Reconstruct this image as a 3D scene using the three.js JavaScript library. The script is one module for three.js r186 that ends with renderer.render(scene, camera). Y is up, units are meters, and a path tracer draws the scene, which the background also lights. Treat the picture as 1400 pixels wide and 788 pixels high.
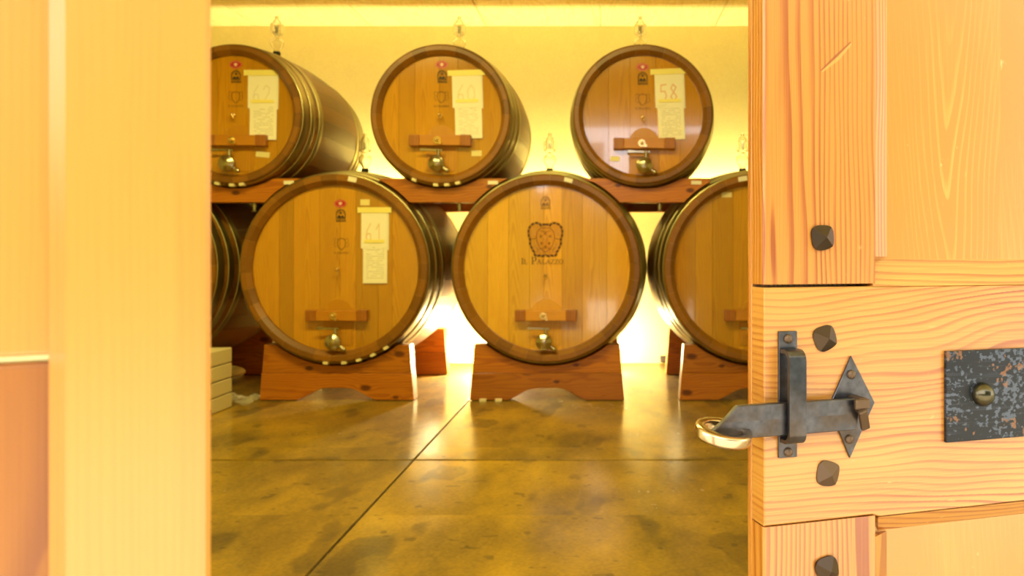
import * as THREE from 'three';
import { RectAreaLightUniformsLib } from 'three/addons/lights/RectAreaLightUniformsLib.js';
import { RoundedBoxGeometry } from 'three/addons/geometries/RoundedBoxGeometry.js';
import { mergeGeometries, toCreasedNormals } from 'three/addons/utils/BufferGeometryUtils.js';

// ---------------------------------------------------------------- camera, sky, exposure
const scene = new THREE.Scene();
const camera = new THREE.PerspectiveCamera(2 * Math.atan(394 / 1067) * 180 / Math.PI, 1400 / 788, 0.05, 200);
camera.position.set(0, 1.206, 0);
camera.lookAt(0, 1.206, -10);
camera.setViewOffset(1400, 788, -125, 44, 1400, 788);
camera.focus = 1.3;
camera.userData.fStop = 6.3;
scene.add(camera);
const renderer = new THREE.WebGLRenderer({ antialias: true });
renderer.toneMapping = THREE.LinearToneMapping;
renderer.toneMappingExposure = 1.0;
renderer.shadowMap.enabled = true;
RectAreaLightUniformsLib.init();
scene.background = new THREE.Color().setRGB(1.0, 1.0, 1.03);   // bright hazy sky behind the photographer
scene.backgroundIntensity = 5.0;
const sun = new THREE.DirectionalLight(new THREE.Color().setRGB(1.0, 0.96, 0.90), 13.0);   // high sun on the forecourt beyond the porch
sun.position.set(3, 11, 10); sun.target.position.set(0, 0, 4); sun.castShadow = true; sun.shadow.mapSize.set(2048, 2048);
Object.assign(sun.shadow.camera, { left: -20, right: 20, top: 20, bottom: -20, near: 0.5, far: 60 });
scene.add(sun, sun.target);
const LAMP = new THREE.Color().setRGB(1.0, 0.85, 0.25);        // yellow cellar lamps
const LAMP_WALL = new THREE.Color().setRGB(1.0, 0.84, 0.44);
const CEIL_LAMP = 90, FLOOR_LAMP = 22, COVE_LAMP = 280;

// ---------------------------------------------------------------- helpers
function rng(seed) { let a = seed >>> 0; return () => { a = (a + 0x6D2B79F5) >>> 0; let t = Math.imul(a ^ (a >>> 15), 1 | a); t = (t + Math.imul(t ^ (t >>> 7), 61 | t)) ^ t; return ((t ^ (t >>> 14)) >>> 0) / 4294967296; }; }
function makeNoise(seed) {
  const r = rng(seed), T = new Float32Array(65536); for (let i = 0; i < 65536; i++) T[i] = r();
  return (x, y) => {
    const xi = Math.floor(x), yi = Math.floor(y), fx = x - xi, fy = y - yi, u = fx * fx * (3 - 2 * fx), v = fy * fy * (3 - 2 * fy);
    const a = T[((yi & 255) << 8) | (xi & 255)], b = T[((yi & 255) << 8) | ((xi + 1) & 255)], c = T[(((yi + 1) & 255) << 8) | (xi & 255)], d = T[(((yi + 1) & 255) << 8) | ((xi + 1) & 255)];
    return (a + (b - a) * u) * (1 - v) + (c + (d - c) * u) * v;
  };
}
function fbm(n, x, y, o = 4) { let s = 0, a = 0.5, t = 0; for (let i = 0; i < o; i++) { s += a * n(x, y); t += a; x = x * 2.03 + 17.3; y = y * 2.03 + 9.1; a *= 0.5; } return s / t; }
const clamp = (x, a = 0, b = 1) => Math.min(b, Math.max(a, x));
const mix = (a, b, t) => a + (b - a) * t;
const smooth = (a, b, x) => { const t = clamp((x - a) / (b - a)); return t * t * (3 - 2 * t); };
function dataTex(w, h, fn, sx, sy, srgb = true) {   // fn(u, v) -> [r, g, b] in 0..255; sx, sy: metres that it covers
  const d = new Uint8Array(w * h * 4);
  for (let j = 0; j < h; j++) for (let i = 0; i < w; i++) { const c = fn((i + 0.5) / w * sx, (j + 0.5) / h * sy), k = (j * w + i) * 4; d[k] = clamp(c[0], 0, 255); d[k + 1] = clamp(c[1], 0, 255); d[k + 2] = clamp(c[2], 0, 255); d[k + 3] = 255; }
  const t = new THREE.DataTexture(d, w, h, THREE.RGBAFormat);
  t.wrapS = t.wrapT = THREE.RepeatWrapping; t.magFilter = THREE.LinearFilter; t.minFilter = THREE.LinearMipmapLinearFilter; t.generateMipmaps = true;
  t.colorSpace = srgb ? THREE.SRGBColorSpace : THREE.NoColorSpace; t.repeat.set(1 / sx, 1 / sy); t.needsUpdate = true;
  return t;
}
// growth rings of a sawn board: x across the board, y along the grain
function woodTex(o) {
  const n = makeNoise(o.seed), { w = 256, h = 1024, sx = 0.25, sy = 1.5, cx = sx / 2, d0 = 0.05, taper = 0.03, freq = 140, wob = 0.01, light, dark, fibre = 0.12, blotch = 0.12, scuff = 0, knots = [], contrast = 1, uneven = 0.4, thin = 0.35, mask, extra } = o;
  return dataTex(w, h, (x, y) => {
    const e = 0.06, seam = (y > sy - e) ? (y - sy + e) / e : 0;        // blends the end into the start
    const at = (yy) => {
      let X = x - cx + wob * (fbm(n, x * 6 + 3, yy * 2.2, 3) - 0.5) * 4;
      let R = Math.sqrt(X * X + d0 * d0) + taper * yy;
      let dk = 0;
      for (const [kx, ky, kr] of knots) { const q = Math.hypot((x - kx), (yy - ky) * 0.55) / kr; R += 0.014 * Math.exp(-q * q * 0.35); if (q < 1.4) dk = Math.max(dk, smooth(1.3, 0.5, q)); }
      const ph0 = R * freq, ph = ph0 + 1.6 * (n(ph0 * 0.33 + 5, 3.3) - 0.5) + (fbm(n, x * 30, yy * 4, 2) - 0.5) * 1.1, f = ph - Math.floor(ph);
      let late = smooth(thin, 0.88, f) * (1 - smooth(0.92, 1.0, f));
      late *= (1 - uneven) + uneven * n(Math.floor(ph) * 7.7, 1.5);
      if (mask) late *= mask(x, yy, n);
      let v = contrast * late + fibre * (n(x * 1300, yy * 14) - 0.5) * 2 + blotch * (fbm(n, x * 9 + 40, yy * 3.1, 3) - 0.5) * 3;
      return [v, dk];
    };
    let [v, dk] = at(y);
    if (seam > 0) { const b = at(y - sy); v = mix(v, b[0], seam); }
    v = clamp(v);
    let c = [mix(light[0], dark[0], v), mix(light[1], dark[1], v), mix(light[2], dark[2], v)];
    if (dk > 0) c = [mix(c[0], dark[0] * 0.55, dk * 0.8), mix(c[1], dark[1] * 0.45, dk * 0.8), mix(c[2], dark[2] * 0.4, dk * 0.8)];
    if (scuff) { const s = smooth(0.80, 0.93, fbm(n, x * 120 + 9, y * 55, 3)) * smooth(0.45, 0.7, fbm(n, x * 7, y * 5 + 70, 2)) * scuff; c = [mix(c[0], 255, s), mix(c[1], 238, s), mix(c[2], 205, s)]; }
    if (extra) c = extra(x, y, c, n);
    return c;
  }, sx, sy);
}
function mat(o) { return new THREE.MeshPhysicalMaterial(o); }
function wood(map, tint = [1, 1, 1], rough = 0.5, coat = 0, coatRough = 0.2, ior = 1.5) {
  return mat({ map, ior, color: new THREE.Color().setRGB(...tint), roughness: rough, clearcoat: coat, clearcoatRoughness: coatRough });
}
// box-like uv in metres: v runs along the grain axis
function grainUV(g, axis = 'y', off = [0, 0]) {
  if (g.index) g = g.toNonIndexed();
  const p = g.attributes.position, uv = new Float32Array(p.count * 2), A = { x: 0, y: 1, z: 2 }[axis], a = new THREE.Vector3(), b = new THREE.Vector3(), c = new THREE.Vector3();
  for (let t = 0; t < p.count; t += 3) {
    a.fromBufferAttribute(p, t); b.fromBufferAttribute(p, t + 1); c.fromBufferAttribute(p, t + 2);
    const nn = b.clone().sub(a).cross(c.clone().sub(a)), m = [Math.abs(nn.x), Math.abs(nn.y), Math.abs(nn.z)], k = m.indexOf(Math.max(...m));
    const rest = [0, 1, 2].filter((i) => i !== A);
    const U = k === A ? rest[0] : rest.find((i) => i !== k), V = k === A ? rest[1] : A;
    [a, b, c].forEach((q, i) => { const e = q.toArray(); uv[(t + i) * 2] = e[U] + off[0]; uv[(t + i) * 2 + 1] = (k === A ? e[V] * 0.3 : e[V]) + off[1]; });
  }
  g.setAttribute('uv', new THREE.BufferAttribute(uv, 2));
  return g;
}
const moved = (g, x, y, z) => g.translate(x, y, z);
function plain(g) { if (g.index) g = g.toNonIndexed(); for (const k of Object.keys(g.attributes)) if (!['position', 'normal', 'uv'].includes(k)) g.deleteAttribute(k); return g; }
const join = (gs) => mergeGeometries(gs.map(plain));
function rbox(w, h, d, r = 0.003, axis = 'y', off) { return grainUV(new RoundedBoxGeometry(w, h, d, 1, Math.min(r, w / 2.1, h / 2.1, d / 2.1)), axis, off); }
const used = {};
function numbered(name) { const k = used[name] = (used[name] ?? -1) + 1; return k ? `${name}_${String(k).padStart(3, '0')}` : name; }
function mesh(name, g, m, parent) { const o = new THREE.Mesh(g, m); o.name = parent ? name : numbered(name); o.castShadow = o.receiveShadow = true; (parent ?? scene).add(o); return o; }
function thing(name, label, category, pos = [0, 0, 0], group) {
  const o = new THREE.Group(); o.name = numbered(name); o.position.set(...pos); o.userData = { label, category }; if (group) o.userData.group = group; scene.add(o); return o;
}
function tag(o, label, category, group) { o.userData.label = label; o.userData.category = category; if (group) o.userData.group = group; return o; }
function struct(o, label, category) { o.userData.kind = 'structure'; if (label) o.userData.label = label; if (category) o.userData.category = category; return o; }
function sgroup(name, label, category) { const o = new THREE.Group(); o.name = name; scene.add(o); return struct(o, label, category); }
function extrude(shape, depth, bevel = 0, seg = 24) {
  const g = new THREE.ExtrudeGeometry(shape, { depth: depth - 2 * bevel, bevelEnabled: bevel > 0, bevelThickness: bevel, bevelSize: bevel, bevelOffset: -bevel, bevelSegments: 1, curveSegments: seg, steps: 1 });
  return g.translate(0, 0, bevel);
}
function poly(pts) { const s = new THREE.Shape(); pts.forEach(([x, y], i) => (i ? s.lineTo(x, y) : s.moveTo(x, y))); s.closePath(); return s; }
function canvasTex(w, h, draw) {
  const c = document.createElement('canvas'); c.width = w; c.height = h; const x = c.getContext('2d'); draw(x, w, h);
  const t = new THREE.CanvasTexture(c); t.colorSpace = THREE.SRGBColorSpace; return t;
}

// ---------------------------------------------------------------- room shell
const ROOM = { x0: -5.4, x1: 3.4, zf: -1.45, zb: -8.77, h: 3.79 };
const nS = makeNoise(11);
const plasterTex = dataTex(512, 512, (x, y) => { const v = 236 + 6 * (fbm(nS, x * 8, y * 8, 4) - 0.5) + 8 * (nS(x * 90, y * 90) - 0.5); return [v, v * 0.985, v * 0.93]; }, 2, 2);
const plasterMat = mat({ map: plasterTex, color: new THREE.Color().setRGB(0.92, 0.88, 0.46), roughness: 0.9 });
function shell(name, w, h, d, x, y, z, m) { return mesh(name, moved(grainUV(new THREE.BoxGeometry(w, h, d), 'y'), x, y, z), m); }
const RW = ROOM.x1 - ROOM.x0, RXC = (ROOM.x0 + ROOM.x1) / 2, RD = ROOM.zf - ROOM.zb, RZC = (ROOM.zf + ROOM.zb) / 2;
struct(shell('wall_back', RW + 0.4, ROOM.h + 0.3, 0.2, RXC, ROOM.h / 2, ROOM.zb - 0.1, plasterMat), 'pale yellow plastered wall behind the barrels', 'wall');
struct(shell('wall_left', 0.2, ROOM.h + 0.3, RD + 0.4, ROOM.x0 - 0.1, ROOM.h / 2, RZC, plasterMat), 'pale plastered side wall beyond the dark barrel', 'wall');
struct(shell('wall_right', 0.2, ROOM.h + 0.3, RD + 0.4, ROOM.x1 + 0.1, ROOM.h / 2, RZC, plasterMat), 'pale plastered side wall behind the right door leaf', 'wall');
{ // front wall with the doorway
  const s = poly([[ROOM.x0 - 0.2, 0], [ROOM.x0 - 0.2, 4.6], [ROOM.x1 + 0.2, 4.6], [ROOM.x1 + 0.2, 0], [1.32, 0], [1.32, 3.1], [-0.98, 3.1], [-0.98, 0]]);
  struct(mesh('wall_front', moved(grainUV(extrude(s, 0.22), 'y'), 0, 0, ROOM.zf - 0.22), plasterMat), 'plastered wall with the tall doorway', 'wall');
}
{ // concrete floor: cast slabs with recessed joints
  const n = makeNoise(23);
  const tex = dataTex(1024, 1024, (x, y) => {
    let v = 0.72 + 0.38 * (fbm(n, x * 1.3, y * 1.3, 4) - 0.5) + 0.30 * (fbm(n, x * 7 + 30, y * 3.5, 4) - 0.5) + 0.10 * (n(x * 95, y * 95) - 0.5);
    const st = smooth(0.66, 0.76, fbm(n, x * 5.2 + 60, y * 2.4 + 8, 3)) * 0.20;                       // dark smears
    const sp = smooth(0.80, 0.86, fbm(n, x * 16 + 5, y * 22 + 50, 2)) * 0.22;
    v = v * (1 - st) * (1 - sp);
    return [v * 245, v * 215, v * 128];
  }, 4, 4);
  const rt = dataTex(512, 512, (x, y) => { const v = 118 + 120 * (fbm(n, x * 2.2 + 9, y * 2.2, 4) - 0.5) + 40 * (n(x * 40, y * 40) - 0.5); return [v, v, v]; }, 4, 4, false);
  const bt = dataTex(512, 512, (x, y) => { const v = 128 + 150 * (fbm(n, x * 3.1, y * 3.1, 3) - 0.5); return [v, v, v]; }, 4, 4, false);
  const m = mat({ map: tex, color: new THREE.Color().setRGB(0.66, 0.52, 0.03), roughness: 0.8, clearcoat: 0.7, clearcoatRoughness: 0.42, clearcoatRoughnessMap: rt, bumpMap: bt, bumpScale: 0.004 });
  const joint = mat({ color: new THREE.Color().setRGB(0.09, 0.07, 0.04), roughness: 0.9 });
  const f = sgroup('floor', 'polished concrete floor with saw-cut joints', 'floor');
  const base = mesh('joint_bed', moved(new THREE.BoxGeometry(RW + 0.4, 0.05, RD + 0.5), RXC, -0.037, RZC), joint, f);
  const gx = [ROOM.x0 - 0.1, -5.12, -1.12, 2.88, ROOM.x1 + 0.1], gz = [ROOM.zb - 0.05, -8.61, -4.61, ROOM.zf];
  for (let i = 0; i < gx.length - 1; i++) for (let j = 0; j < gz.length - 1; j++) {
    const w = gx[i + 1] - gx[i] - 0.013, d = gz[j + 1] - gz[j] - 0.026;
    mesh('concrete_slab', moved(rbox(w, 0.04, d, 0.003, 'z', [i * 1.7, j * 2.3]), (gx[i] + gx[i + 1]) / 2, -0.02, (gz[j] + gz[j + 1]) / 2), m, f);
  }
}
{ // ceiling: wide boards running front to back
  const t = woodTex({ seed: 31, w: 256, h: 512, sx: 1.2, sy: 3, freq: 26, taper: 0.05, wob: 0.05, light: [238, 214, 150], dark: [214, 182, 112], contrast: 0.6 });
  const m = wood(t, [0.8, 0.80, 0.80], 0.7);
  const c = sgroup('ceiling', 'pale board ceiling with fine joints', 'ceiling');
  mesh('ceiling_backing', moved(new THREE.BoxGeometry(RW + 0.4, 0.15, RD + 0.4), RXC, ROOM.h + 0.105, RZC), m, c);
  let k = 0;
  for (let x = 1.257 - 6 * 1.29; x < ROOM.x1; x += 1.29) {
    const a = Math.max(x, ROOM.x0 - 0.05), b = Math.min(x + 1.29, ROOM.x1 + 0.05); if (b - a < 0.05) continue;
    mesh('ceiling_board', moved(rbox(b - a - 0.008, 0.03, RD, 0.003, 'z', [k * 0.37, k * 0.9]), (a + b) / 2, ROOM.h + 0.015, RZC), m, c); k++;
  }
}
{ // outside: paved forecourt and the roof of the porch over the doors
  const n = makeNoise(41);
  const t = dataTex(256, 256, (x, y) => { const v = 205 + 30 * (fbm(n, x * 3, y * 3, 4) - 0.5) + 14 * (n(x * 60, y * 60) - 0.5); return [v, v * 0.97, v * 0.9]; }, 3, 3);
  struct(mesh('ground', moved(grainUV(new THREE.BoxGeometry(40, 0.1, 30), 'z'), 0, -0.05, 15 + ROOM.zf), mat({ map: t, color: new THREE.Color().setRGB(0.8, 0.78, 0.72), roughness: 0.85 })), 'pale paved forecourt outside the doors', 'ground');
  { // greenery across the forecourt: a clipped hedge and, to the right, an added tall one
    const q = makeNoise(43), ht = dataTex(256, 256, (x, y) => { const v = fbm(q, x * 14, y * 14, 4); return [24 + 48 * v, 38 + 58 * v, 16 + 32 * v]; }, 2, 2), hm = mat({ map: ht, roughness: 0.9 });
    for (const [x0, x1, hgt, label] of [[-20, 2.8, 3.0, 'low clipped green hedge across the forecourt'], [2.8, 26, 9.0, 'tall unseen green hedge added to cut sky gloss on the doors']]) {  // tall one is added, out of view, to block sky gloss on the doors
      const g = new THREE.BoxGeometry(x1 - x0, hgt, 2.4, Math.round((x1 - x0) * 2.5), Math.round(hgt * 3), 6), p = g.attributes.position;
      for (let i = 0; i < p.count; i++) { const x = p.getX(i), y = p.getY(i), z = p.getZ(i), k = 0.5 * (fbm(q, x * 1.3 + 60, (y + z) * 1.3 + 30, 3) - 0.5); p.setXYZ(i, x, y + (y > hgt / 2 - 0.1 ? k : 0), z + k * 1.2); }
      g.computeVertexNormals();
      tag(mesh('hedge', moved(grainUV(g, 'y'), (x0 + x1) / 2, hgt / 2, 10.5), hm), label, 'hedge');
    }
  }
  struct(mesh('porch_roof', moved(grainUV(new THREE.BoxGeometry(24, 0.25, 3.7), 'x'), 0, 4.7, ROOM.zf + 1.85), plasterMat), 'plastered porch roof over the doorway', 'roof');
}

// ---------------------------------------------------------------- barrels
const W = {};
W.stave = woodTex({ seed: 101, w: 128, h: 1024, sx: 0.2, sy: 1.9, freq: 110, taper: 0.012, wob: 0.006, d0: 0.15, light: [222, 168, 92], dark: [178, 118, 52], fibre: 0.16, blotch: 0.16, contrast: 0.5 });
W.head = [0, 1, 2].map((k) => woodTex({ seed: 120 + k, w: 160, h: 1024, sx: 0.24, sy: 1.6, freq: [70, 120, 95][k], taper: [0.03, 0.01, 0.05][k], wob: 0.008, d0: [0.03, 0.12, 0.06][k], light: [232, 184, 104], dark: [196, 138, 62], fibre: 0.16, blotch: 0.16, contrast: 0.55 }));
W.cradle = woodTex({ seed: 140, w: 256, h: 1024, sx: 0.3, sy: 1.6, freq: 60, taper: 0.03, wob: 0.02, d0: 0.07, light: [220, 146, 66], dark: [172, 96, 36], fibre: 0.14, blotch: 0.16, contrast: 0.7, knots: [[0.08, 0.30, 0.02], [0.2, 1.05, 0.026], [0.12, 1.3, 0.015]] });
const steel = mat({ color: new THREE.Color().setRGB(0.44, 0.39, 0.20), metalness: 1, roughness: 0.38 });
const brass = mat({ color: new THREE.Color().setRGB(0.85, 0.66, 0.28), metalness: 1, roughness: 0.22 });
const chrome = mat({ color: new THREE.Color().setRGB(0.50, 0.45, 0.32), metalness: 1, roughness: 0.24 });
const darkPlug = mat({ color: new THREE.Color().setRGB(0.03, 0.025, 0.02), roughness: 0.5 });

function brandTex() {  // faint burnt shield with a line of lettering
  return canvasTex(256, 256, (x) => {
    x.clearRect(0, 0, 256, 256); x.strokeStyle = 'rgba(74,36,8,0.75)'; x.lineWidth = 7;
    x.beginPath(); x.moveTo(88, 60); x.bezierCurveTo(110, 44, 146, 44, 168, 60); x.bezierCurveTo(180, 110, 170, 150, 128, 172); x.bezierCurveTo(86, 150, 76, 110, 88, 60); x.stroke();
    x.lineWidth = 4; x.beginPath(); x.moveTo(88, 60); x.bezierCurveTo(50, 20, 40, 70, 62, 92); x.bezierCurveTo(30, 110, 60, 150, 84, 140); x.stroke();
    x.beginPath(); x.moveTo(168, 60); x.bezierCurveTo(206, 20, 216, 70, 194, 92); x.bezierCurveTo(226, 110, 196, 150, 172, 140); x.stroke();
    x.font = 'bold 27px serif'; x.textAlign = 'center'; x.fillStyle = 'rgba(70,34,8,0.8)'; x.fillText('IL PALAZZO', 128, 216);
  });
}
function cooperTex(dark) {  // arched maker's mark over two lines
  return canvasTex(128, 160, (x) => {
    x.clearRect(0, 0, 128, 160); const c = dark ? 'rgba(28,18,8,0.92)' : 'rgba(96,58,12,0.62)';
    x.strokeStyle = c; x.fillStyle = c; x.lineWidth = 9; x.beginPath(); x.moveTo(18, 104); x.lineTo(18, 66); x.arc(64, 62, 46, Math.PI, 0); x.lineTo(110, 104); x.stroke();
    x.lineWidth = 5; x.beginPath(); x.arc(64, 60, 30, Math.PI, 0); x.stroke();
    x.beginPath(); x.arc(64, 52, 12, 0, 7); x.fill();
    x.beginPath(); x.moveTo(24, 104); x.lineTo(46, 70); x.lineTo(64, 92); x.lineTo(82, 70); x.lineTo(104, 104); x.fill();
    x.fillRect(12, 108, 104, 8); for (let i = 0; i < 9; i++) x.fillRect(14 + i * 12, 124, 8, 22);
  });
}
const ovalTex = canvasTex(128, 80, (x) => {
  x.fillStyle = '#b5161c'; x.fillRect(0, 0, 128, 80); x.strokeStyle = '#f0c8a0'; x.lineWidth = 3; x.beginPath(); x.ellipse(64, 40, 56, 33, 0, 0, 7); x.stroke();
  x.fillStyle = '#f4dcc0'; x.fillRect(42, 30, 44, 7); x.fillRect(48, 42, 32, 8); x.fillRect(58, 22, 12, 34);
});
const crestTex = canvasTex(512, 640, (x) => {
  x.clearRect(0, 0, 512, 640); const ink = 'rgba(74,40,6,0.80)'; x.save(); x.translate(51, 138); x.scale(0.8, 0.8);
  const half = (s) => { x.save(); x.translate(256, 0); x.scale(s, 1); x.beginPath(); x.moveTo(0, 62); x.bezierCurveTo(20, 40, 40, 58, 58, 66); x.bezierCurveTo(80, 20, 150, 22, 190, 70); x.bezierCurveTo(232, 110, 226, 200, 196, 246); x.bezierCurveTo(206, 290, 196, 330, 176, 352); x.bezierCurveTo(176, 384, 150, 396, 146, 416); x.bezierCurveTo(150, 452, 110, 474, 78, 452); x.bezierCurveTo(50, 474, 16, 462, 0, 440); };
  for (const s of [-1, 1]) {
    half(s); x.lineTo(0, 62); x.fillStyle = 'rgba(176,98,22,0.22)'; x.fill(); x.restore();
    half(s); x.strokeStyle = ink; x.lineWidth = 28; x.setLineDash([46, 9]); x.lineCap = 'butt'; x.stroke(); x.setLineDash([]); x.restore();
    x.save(); x.translate(256, 0); x.scale(s, 1); x.fillStyle = 'rgba(236,182,60,0.45)'; x.beginPath(); x.ellipse(150, 150, 26, 56, -0.25, 0, 7); x.fill();
    x.strokeStyle = 'rgba(110,60,10,0.75)'; x.lineWidth = 8; x.beginPath(); x.moveTo(0, 100); x.bezierCurveTo(70, 86, 118, 130, 116, 220); x.bezierCurveTo(112, 320, 60, 380, 0, 412); x.stroke();
    x.beginPath(); x.moveTo(176, 236); x.bezierCurveTo(150, 250, 128, 236, 118, 220); x.stroke(); x.beginPath(); x.moveTo(112, 410); x.bezierCurveTo(84, 392, 96, 360, 130, 344); x.stroke(); x.restore();
  }
  x.fillStyle = 'rgba(140,66,8,0.55)'; for (const [a, b] of [[256, 170], [196, 206], [316, 206], [206, 296], [306, 296], [256, 340]]) { x.beginPath(); x.arc(a, b, 15, 0, 7); x.fill(); }
  x.strokeStyle = 'rgba(110,60,10,0.6)'; x.lineWidth = 7; x.beginPath(); x.moveTo(190, 130); x.bezierCurveTo(220, 150, 292, 150, 322, 130); x.moveTo(170, 380); x.bezierCurveTo(220, 350, 292, 350, 342, 380); x.stroke();
  x.fillStyle = 'rgba(236,182,60,0.4)'; for (const q of [-1, 1]) { x.beginPath(); x.ellipse(256 + q * 136, 330, 15, 52, q * 0.35, 0, 7); x.fill(); x.beginPath(); x.ellipse(256 + q * 92, 402, 12, 34, q * 0.8, 0, 7); x.fill(); }
  x.restore(); x.fillStyle = 'rgba(74,40,6,0.9)'; x.textAlign = 'left';
  x.font = '84px serif'; x.fillText('I', 2, 590); x.font = '66px serif'; x.fillText('L', 30, 590); x.font = '104px serif'; x.fillText('P', 104, 590); x.font = '70px serif'; x.fillText('ALAZZO', 166, 590, 340);
});
const decalMat = (map) => mat({ map, transparent: true, roughness: 0.6 });
const brandMat = decalMat(brandTex()), cooperMat = decalMat(cooperTex(true)), cooperFaintMat = decalMat(cooperTex(false)), crestMat = decalMat(crestTex), ovalMat = mat({ map: ovalTex, roughness: 0.4 });
const paperTagMat = mat({ color: new THREE.Color().setRGB(0.86, 0.82, 0.66), roughness: 0.8 });

const OAK_STAVE = [0.36, 0.27, 0.05];                           // the same oak staves on every barrel
const kinds = {};
function barrelKind(key, rH, bulge, L, N, th) {
  const rB = rH * bulge, r = (z) => rB - (rB - rH) * Math.pow(Math.abs(z) / (L / 2), 2);
  // one stave, centred on the +x axis, running along z
  const hw = Math.PI / N, gap = 0.0012, S = 3, Z = 16, P = [], prof = [];
  for (let i = 0; i <= Z; i++) { const z = -L / 2 + L * i / Z; prof.push([r(z), z]); }
  const ring = (list) => list;
  const quads = [];
  const pt = (rad, a, z) => { const g = Math.sign(a) * gap / 2 / rad; return [rad * Math.cos(a - g), rad * Math.sin(a - g), z]; };
  const A = []; for (let s = 0; s <= S; s++) A.push(-hw + 2 * hw * s / S);
  const pos = [], uv = [];
  const q = (a, b, c, d, ua, ub, uc, ud) => { pos.push(...a, ...b, ...c, ...a, ...c, ...d); uv.push(...ua, ...ub, ...uc, ...ua, ...uc, ...ud); };
  // section from outside over the chime to the inside, per end
  const line = []; // [radius, z]
  const c = 0.010, inner = th, bev = 0.034;
  line.push([r(L / 2) - inner, -L / 2 + 0.10], [r(L / 2) - inner + 0.004, -L / 2 + bev], [r(L / 2) - inner * 0.56, -L / 2], [r(L / 2) - c, -L / 2], [r(L / 2), -L / 2 + c]);
  for (let i = 1; i < Z; i++) { const z = -L / 2 + L * i / Z; line.push([r(z), z]); }
  line.push([r(L / 2), L / 2 - c], [r(L / 2) - c, L / 2], [r(L / 2) - inner * 0.56, L / 2], [r(L / 2) - inner + 0.004, L / 2 - bev], [r(L / 2) - inner, L / 2 - 0.10]);
  line.push([r(0) - inner * 1.1, 0]);
  let len = 0;
  for (let i = 0; i < line.length; i++) {
    const [r0, z0] = line[i], [r1, z1] = line[(i + 1) % line.length], l2 = len + Math.hypot(r1 - r0, z1 - z0);
    for (let s = 0; s < S; s++) {
      const u0 = A[s] * rB, u1 = A[s + 1] * rB;
      q(pt(r0, A[s], z0), pt(r0, A[s + 1], z0), pt(r1, A[s + 1], z1), pt(r1, A[s], z1), [u0, len], [u1, len], [u1, l2], [u0, l2]);
    }
    len = l2;
  }
  for (const sgn of [-1, 1]) for (let i = 1; i < line.length - 1; i++) { // flanks
    const [ra, za] = line[0], [rb, zb] = line[i], [rc, zc] = line[i + 1];
    const p0 = pt(ra, sgn * hw, za), p1 = pt(rb, sgn * hw, zb), p2 = pt(rc, sgn * hw, zc);
    pos.push(...(sgn > 0 ? [...p0, ...p1, ...p2] : [...p0, ...p2, ...p1])); uv.push(0, za, 0.05, zb, 0.05, zc);
  }
  let g = new THREE.BufferGeometry(); g.setAttribute('position', new THREE.Float32BufferAttribute(pos, 3)); g.setAttribute('uv', new THREE.Float32BufferAttribute(uv, 2));
  g = toCreasedNormals(g, 0.45);
  const hoops = [];
  for (const [off, w] of [[0.030, 0.085], [0.165, 0.07], [0.31, 0.07]]) for (const s of [1, -1]) {
    const z0 = L / 2 - off - w, z1 = L / 2 - off, t = 0.005, pts = [];
    const ra = r(z0) + 0.0005, rb = r(z1) + 0.0005;
    for (const [x, z] of [[rb, z1], [rb + t, z1 - 0.002], [(ra + rb) / 2 + t + 0.0035, (z0 + z1) / 2], [ra + t, z0 + 0.002], [ra, z0], [(ra + rb) / 2 + 0.0005, (z0 + z1) / 2], [rb, z1]]) pts.push(new THREE.Vector2(x, z));
    let h = new THREE.LatheGeometry(pts, 96); h.rotateX(Math.PI / 2); if (s < 0) h.rotateY(Math.PI);
    hoops.push(toCreasedNormals(h, 0.5));
  }
  kinds[key] = { rH, rB, L, N, th, r, stave: g, hoops };
}
barrelKind('large', 0.772, 1.12, 1.70, 34, 0.088);
barrelKind('small', 0.572, 1.11, 1.70, 28, 0.078);

function sector(R, x0, x1) {
  const s = new THREE.Shape(), n = 14; x0 = Math.max(x0, -R * 0.999); x1 = Math.min(x1, R * 0.999);
  for (let i = 0; i <= n; i++) { const x = x0 + (x1 - x0) * i / n, y = Math.sqrt(Math.max(0, R * R - x * x)); i ? s.lineTo(x, y) : s.moveTo(x, y); }
  for (let i = n; i >= 0; i--) { const x = x0 + (x1 - x0) * i / n; s.lineTo(x, -Math.sqrt(Math.max(0, R * R - x * x))); }
  s.closePath(); return s;
}
const hatchShape = (() => { const s = new THREE.Shape(); s.moveTo(-0.125, -0.21); s.lineTo(-0.125, 0.05); s.absellipse(0, 0.05, 0.125, 0.125, Math.PI, 0, true); s.lineTo(0.125, -0.21); s.closePath(); return s; })();
const hatchGeo = extrude(hatchShape, 0.0085, 0.002, 20);
const barGeo = rbox(0.335, 0.086, 0.055, 0.006, 'x'), barEndGeo = rbox(0.086, 0.092, 0.062, 0.006, 'y');
const nutGeo = join([new THREE.CylinderGeometry(0.03, 0.032, 0.010, 20).rotateX(Math.PI / 2), moved(new THREE.CylinderGeometry(0.019, 0.021, 0.022, 6).rotateX(Math.PI / 2), 0, 0, 0.014), moved(new THREE.SphereGeometry(0.013, 12, 8), 0, 0, 0.03), moved(new THREE.CylinderGeometry(0.012, 0.012, 0.05, 10).rotateX(Math.PI / 2), 0.03, -0.026, 0.01)]);
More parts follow.
